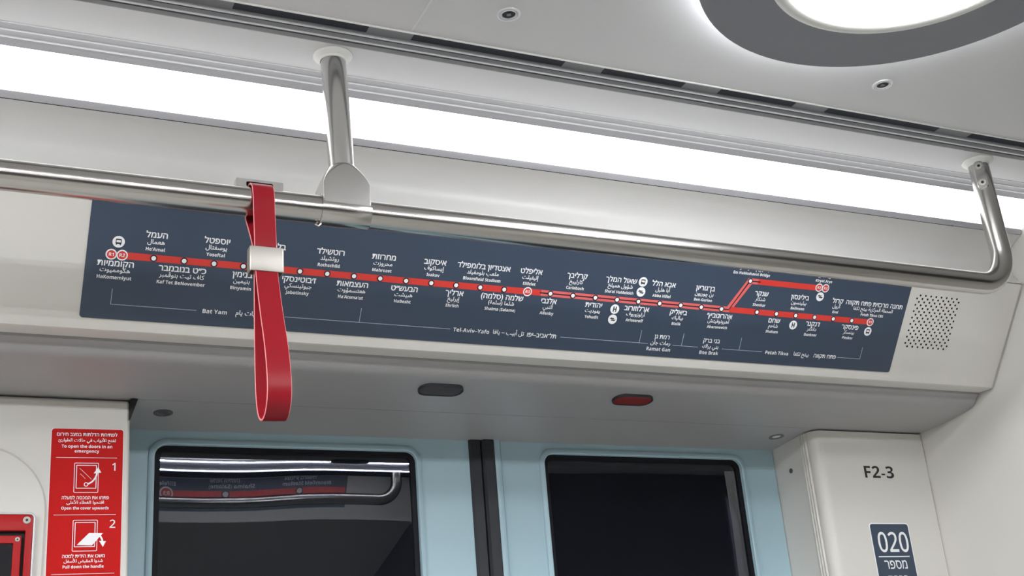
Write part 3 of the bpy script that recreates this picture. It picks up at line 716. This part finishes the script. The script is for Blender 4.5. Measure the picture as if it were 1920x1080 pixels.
def curve2(g, pts, t, w):
    c = spline(pts, 6, False); L = []
    for i, (u, v) in enumerate(c):
        a, b = c[max(i - 1, 0)], c[min(i + 1, len(c) - 1)]; d = math.hypot(b[0] - a[0], b[1] - a[1]); nu, nv = -(b[1] - a[1]) / d, (b[0] - a[0]) / d
        L.append([Tw(u + nu * t, v + nv * t, w), Tw(u - nu * t, v - nv * t, w)])
    g.loops(L, closed=False)
g = G()
frame2d(g, 0.1668, 0.1992, 0.3875, 0.4292, 0.0015, 0.0008, w); frame2d(g, 0.1695, 0.1965, 0.3932, 0.4262, 0.0008, 0.0010, w)
curve2(g, [(0.1855, 0.3995), (0.1910, 0.4030), (0.1950, 0.4085), (0.1972, 0.4150)], 0.0011, w + 0.0003)
q2(g, [(0.1925, 0.4142), (0.2025, 0.4156), (0.1982, 0.4230)], w + 0.0006)
g.lathe([(0.0030, w - 0.0002), (0.0030, w), (0.0019, w), (0.0019, w - 0.0002)], (0.1830, 0.3990), Tw, 20)
curve2(g, [(0.1740, 0.4215), (0.1820, 0.4140), (0.1900, 0.4060)], 0.0002, w); curve2(g, [(0.1750, 0.4140), (0.1785, 0.4105), (0.1820, 0.4070)], 0.0002, w)
g.build('cover_pictogram', 'white', es)
g = G()
frame2d(g, 0.1675, 0.1998, 0.3075, 0.3500, 0.0015, 0.0008, w); frame2d(g, 0.1702, 0.1970, 0.3132, 0.3470, 0.0008, 0.0010, w)
q2(g, [(0.1735, 0.3160), (0.1932, 0.3152), (0.2070, 0.3318), (0.1890, 0.3322)], w + 0.0002)
curve2(g, [(0.1978, 0.3302), (0.2025, 0.3285), (0.2055, 0.3240), (0.2066, 0.3200)], 0.0012, w + 0.0006)
q2(g, [(0.2022, 0.3212), (0.2112, 0.3206), (0.2072, 0.3128)], w + 0.0009)
g.build('handle_pictogram', 'white', es)

# raised cover plate and red emergency handle box
g = G(); g.rloops(-0.70, 0.1322, -0.40, 0.4478, 0.0868, [(0.003, 0.0003), (0.002, 0.0012), (0.0, 0.0036), (-0.004, 0.0042)], on_y(1.755), cap0=True, cap1=True, seg=16)
tag(g.build('cover_plate', 'panel'), 'warm white raised plate with a big rounded corner around the red box', 'cover plate')
box = thing('emergency_handle_box', 'red emergency handle box with screws at the lower left edge of the picture', 'emergency box', (0.02, 1.751, 0.02))
Tr = on_y(1.755 - 0.0078)
g = G(); g.rloops(-0.0900, 0.1222, 0.0300, 0.3594, 0.0090, [(0.0, -0.0035), (-0.0005, 0.0030), (-0.0020, 0.0040), (-0.0036, 0.0036), (-0.0040, 0.0010)], Tr, seg=6)
g.build('trim_ring', 'alu', box)
g = G(); L_ = [[Tr(u, v, w) for u, v in rrect(-0.0858 + o, 0.1180 - o, 0.0342 + o, 0.3552 - o, 0.0060, 6)] for o, w in ((0.0, 0.0004), (0.0, 0.0040), (0.0008, 0.0046))]
L_ += [[Tr(u, v, w) for u, v in rrect(-0.0771 - o, 0.1093 + o, 0.0420 - o, 0.3340 + o, 0.0015, 6)] for o, w in ((0.0006, 0.0046), (0.0, 0.0040), (0.0, -0.0030))]
g.loops(L_)
g.build('frame', 'wallred', box)
g = G(); g.rloops(-0.0771, 0.1093, 0.0400, 0.3340, 0.0010, [(0.0002, -0.0030), (-0.0002, -0.0030)], Tr, cap1=True, seg=3)
g.build('recess', 'dark', box)
g = G(); g.rloops(-0.0720, 0.1051, 0.0440, 0.3276, 0.0012, [(0.0, -0.0030), (0.0, 0.0020), (-0.0008, 0.0028), (-0.0095, 0.0028), (-0.0100, 0.0020), (-0.0100, -0.0020)], Tr, seg=6)
dr_ = g.build('door', 'wallred', box)
g = G(); g.rloops(-0.0620, 0.0951, 0.0540, 0.3176, 0.0040, [(0.0, 0.0004), (0.0, -0.0008)], Tr, cap0=True, cap1=True, seg=6)
g.build('window', 'boxglass', dr_)
for u, v, r, p in ((0.1101, 0.3477, 0.0050, box), (0.1001, 0.3226, 0.0032, dr_)):
    h0 = 0.0046 if p is box else 0.0028
    g = G(); g.lathe([(r, h0 - 0.0004), (r, h0 + 0.0006), (r * 0.92, h0 + 0.0010), (r * 0.36, h0 + 0.0011)], (u, v), Tr, 24)
    g.lathe([(r * 0.36, h0 + 0.0011), (r * 0.34, h0 + 0.0004), (0.0002, h0 + 0.0004)], (u, v), Tr, 24, cap1=True, mi=1)
    g.build('screw', ['satin', 'black'], p)
g = G(); g.box(-0.02, 0.05, 1.7525, 1.7535, 0.20, 0.27); g.build('handle', 'wallred', box)

# code sticker and car number sign on the pillar
Tp = on_y(1.7555)
t = thing('door_code_sticker', 'clear sticker with the black code F2-3 on the pillar', 'sticker', (1.587, 1.7555, 0.429))
g = G(); g.rloops(1.5470, 1.6265, 0.4290, 0.4607, 0.002, [(0.0, 0.0001), (0.0, 0.0004)], Tp, cap1=True); g.build('film', 'panel', t)
g = G(); text(g, sans('F2-3'), 1.5868, 0.4456, 0.0312, Tp, 0.0006, 0.0, width=0.0690, vc=0.357); g.build('lettering', 'black', t)
t = thing('car_number_sign', 'navy sign with the white number 020 on the pillar, cut by the bottom edge', 'sign', (1.586, 1.7555, 0.10))
g = G(); g.rloops(1.5398, 1.6320, 0.1500, 0.3508, 0.0060, [(0.0, 0.0001), (0.0, 0.0005)], Tp, cap1=True); g.build('border', 'white', t)
g = G(); g.rloops(1.5418, 1.6300, 0.1520, 0.3488, 0.0050, [(0.0, 0.0005), (0.0, 0.0008)], Tp, cap1=True); g.build('backing', 'navy', t)
g = G(); text(g, sans('020', dig=0x1D7E2), 1.5890, 0.3160, 0.0490, Tp, 0.0010, 0.012, width=0.0690, vc=0.357); g.build('number', 'white', t)
g = G(); g.box(1.5492, 1.6208, 0.2888, 0.2908, 0.0008, 0.0010, T=Tp); g.build('divider', 'white', t)
g = G(); text(g, 'מספר', 1.5855, 0.2752, 0.0245, Tp, 0.0010, 0.012, width=0.0515); text(g, 'רכבת', 1.5855, 0.2480, 0.0245, Tp, 0.0010, 0.012, width=0.046); g.build('caption', 'white', t)

# ================================================================== BEHIND THE VIEWER (seen only in the door glass)
OX = 1.372
hd = thing('header_panel', 'grey header panel on the opposite side, seen mirrored in the left door glass', 'panel', (0.0, 0.0, 0.70))
g = G(); g.prism_x([(0.120, 0.7300), (0.120, 0.8640), (-0.36, 0.8690), (-0.36, 0.60), (0.06, 0.7200)], XL, OX); g.build('face', 'panel', hd)
def opp_f(u, v, w): return (u, 0.120 + w, v)
os_ = thing('opposite_route_map', 'opposite navy route map with a red line, mirrored in the left door glass', 'sign', (0.3, 0.121, 0.745))
g = G(); g.poly([(XL + 0.2, 0.764), (1.153, 0.764), (1.168, 0.8625), (XL + 0.2, 0.8625)], 0.0002, 0.0012, opp_f); g.build('backing', 'navy', os_)
g = G(); g.poly([(XL + 0.2, 0.8060), (1.155, 0.8060), (1.158, 0.8260), (XL + 0.2, 0.8260)], 0.0012, 0.0016, opp_f); g.build('route_line', 'red', os_)
for u in (1.005, 0.783, 0.39, 0.17, -0.05):
    g = G()
    for r, w0, mi in ((0.0125, 0.0020, 0), (0.0085, 0.0022, 1)): g.poly([(u + r * math.cos(2 * math.pi * i / 24), 0.816 + r * math.sin(2 * math.pi * i / 24)) for i in range(24)], w0 - 0.0003, w0, opp_f, mi)
    g.build('station_marker', ['black', 'white'], os_)
g = G()
for r, w0, mi in ((0.0200, 0.0020, 0), (0.0155, 0.0022, 1)): g.poly([(0.608 + r * math.cos(2 * math.pi * i / 28), 0.816 + r * math.sin(2 * math.pi * i / 28)) for i in range(28)], w0 - 0.0003, w0, opp_f, mi)
text(g, sans('R3'), -0.608, 0.816, 0.016, lambda u, v, w: opp_f(-u, v, w), 0.0026, 0.012, 0); g.build('line_badge', ['white', 'red'], os_)
for s, he, u in (('Bloomfield Stadium', 'אצטדיון בלומפילד', 1.030), ('Shalma (Salame)', 'שלמה (סלמה)', 0.800), ('Elifelet', 'אליפלט', 0.608)):
    g = G(); mir = lambda uu, v, w: opp_f(-uu, v, w)
    text(g, sans(s), -u, 0.8395 if s != 'Elifelet' else 0.8445, 0.0165, mir, 0.0018, 0.0)
    if s != 'Elifelet': text(g, he, -u + 0.02, 0.8560, 0.0150, mir, 0.0018, 0.02)
    g.build('station_name', 'white', os_)
orl = thing('opposite_handrail', 'steel handrail on the opposite side, seen as bright lines in the left door glass', 'handrail', (0.0, 0.25, 0.765))
path = [(XL + 0.02, 0.25, 0.762), (0.0, 0.25, 0.762), (1.0, 0.25, 0.762)] + [(1.222 + 0.06 * math.sin(math.radians(a)), 0.25, 0.822 - 0.06 * math.cos(math.radians(a))) for a in range(0, 91, 9)] + [(1.282, 0.25, 0.869)]
g = G(); g.tube(path, 0.0165, 24); g.build('rail', 'steel', orl)
ol = thing('slot_lamp', 'narrow double slot lamp on the opposite side, mirrored as bright lines in the door glass', 'lamp', (0.0, 0.29, 0.86))
g = G(); g.prism_x([(0.3000, 0.8690), (0.3000, 0.8650), (0.3060, 0.8640), (0.3060, 0.8625), (0.3000, 0.8620), (0.3000, 0.8400), (0.3060, 0.8393), (0.3060, 0.8372), (0.3080, 0.8372), (0.3080, 0.8690)], XL, OX); g.build('housing', 'darkalu', ol)
for z0, z1 in ((0.8376, 0.8394), (0.8626, 0.8643)):
    g = G(); g.box(XL, OX, 0.3082, 0.3105, z0, z1); g.build('lit_line', 'farline', ol)
g = G(); g.box(XL, OX, 0.2950, 0.2998, 0.8640, 0.8660); g.build('sign_fill', 'farline', ol)  # extra emitter added behind the housing to light the opposite map

cab = thing('added_blocker', 'tall cabinet with a dark top, added opposite to darken the door glass reflection', 'blocker', (2.1, -0.1, -1.30))  # made-up block, keeps the mirror image in the right leaf's glass dark
g = G(); g.box(OX + 0.004, XR - 0.01, -0.355, 0.245, -1.30, 0.36); g.build('body', 'panel', cab)
g = G(); g.box(OX + 0.004, XR - 0.01, -0.355, 0.245, 0.362, 0.868); g.build('dark_top', 'darkwall', cab)
g = G(); g.box(OX + 0.05, 2.1, 0.2455, 0.250, -1.20, 0.30); dd = g.build('door', 'panel', cab)
g = G(); g.box(2.03, 2.05, 0.2505, 0.270, -0.25, -0.10); g.build('handle', 'alu', dd)

for o in list(bpy.data.objects):
    if '_base' in o: del o['_base']
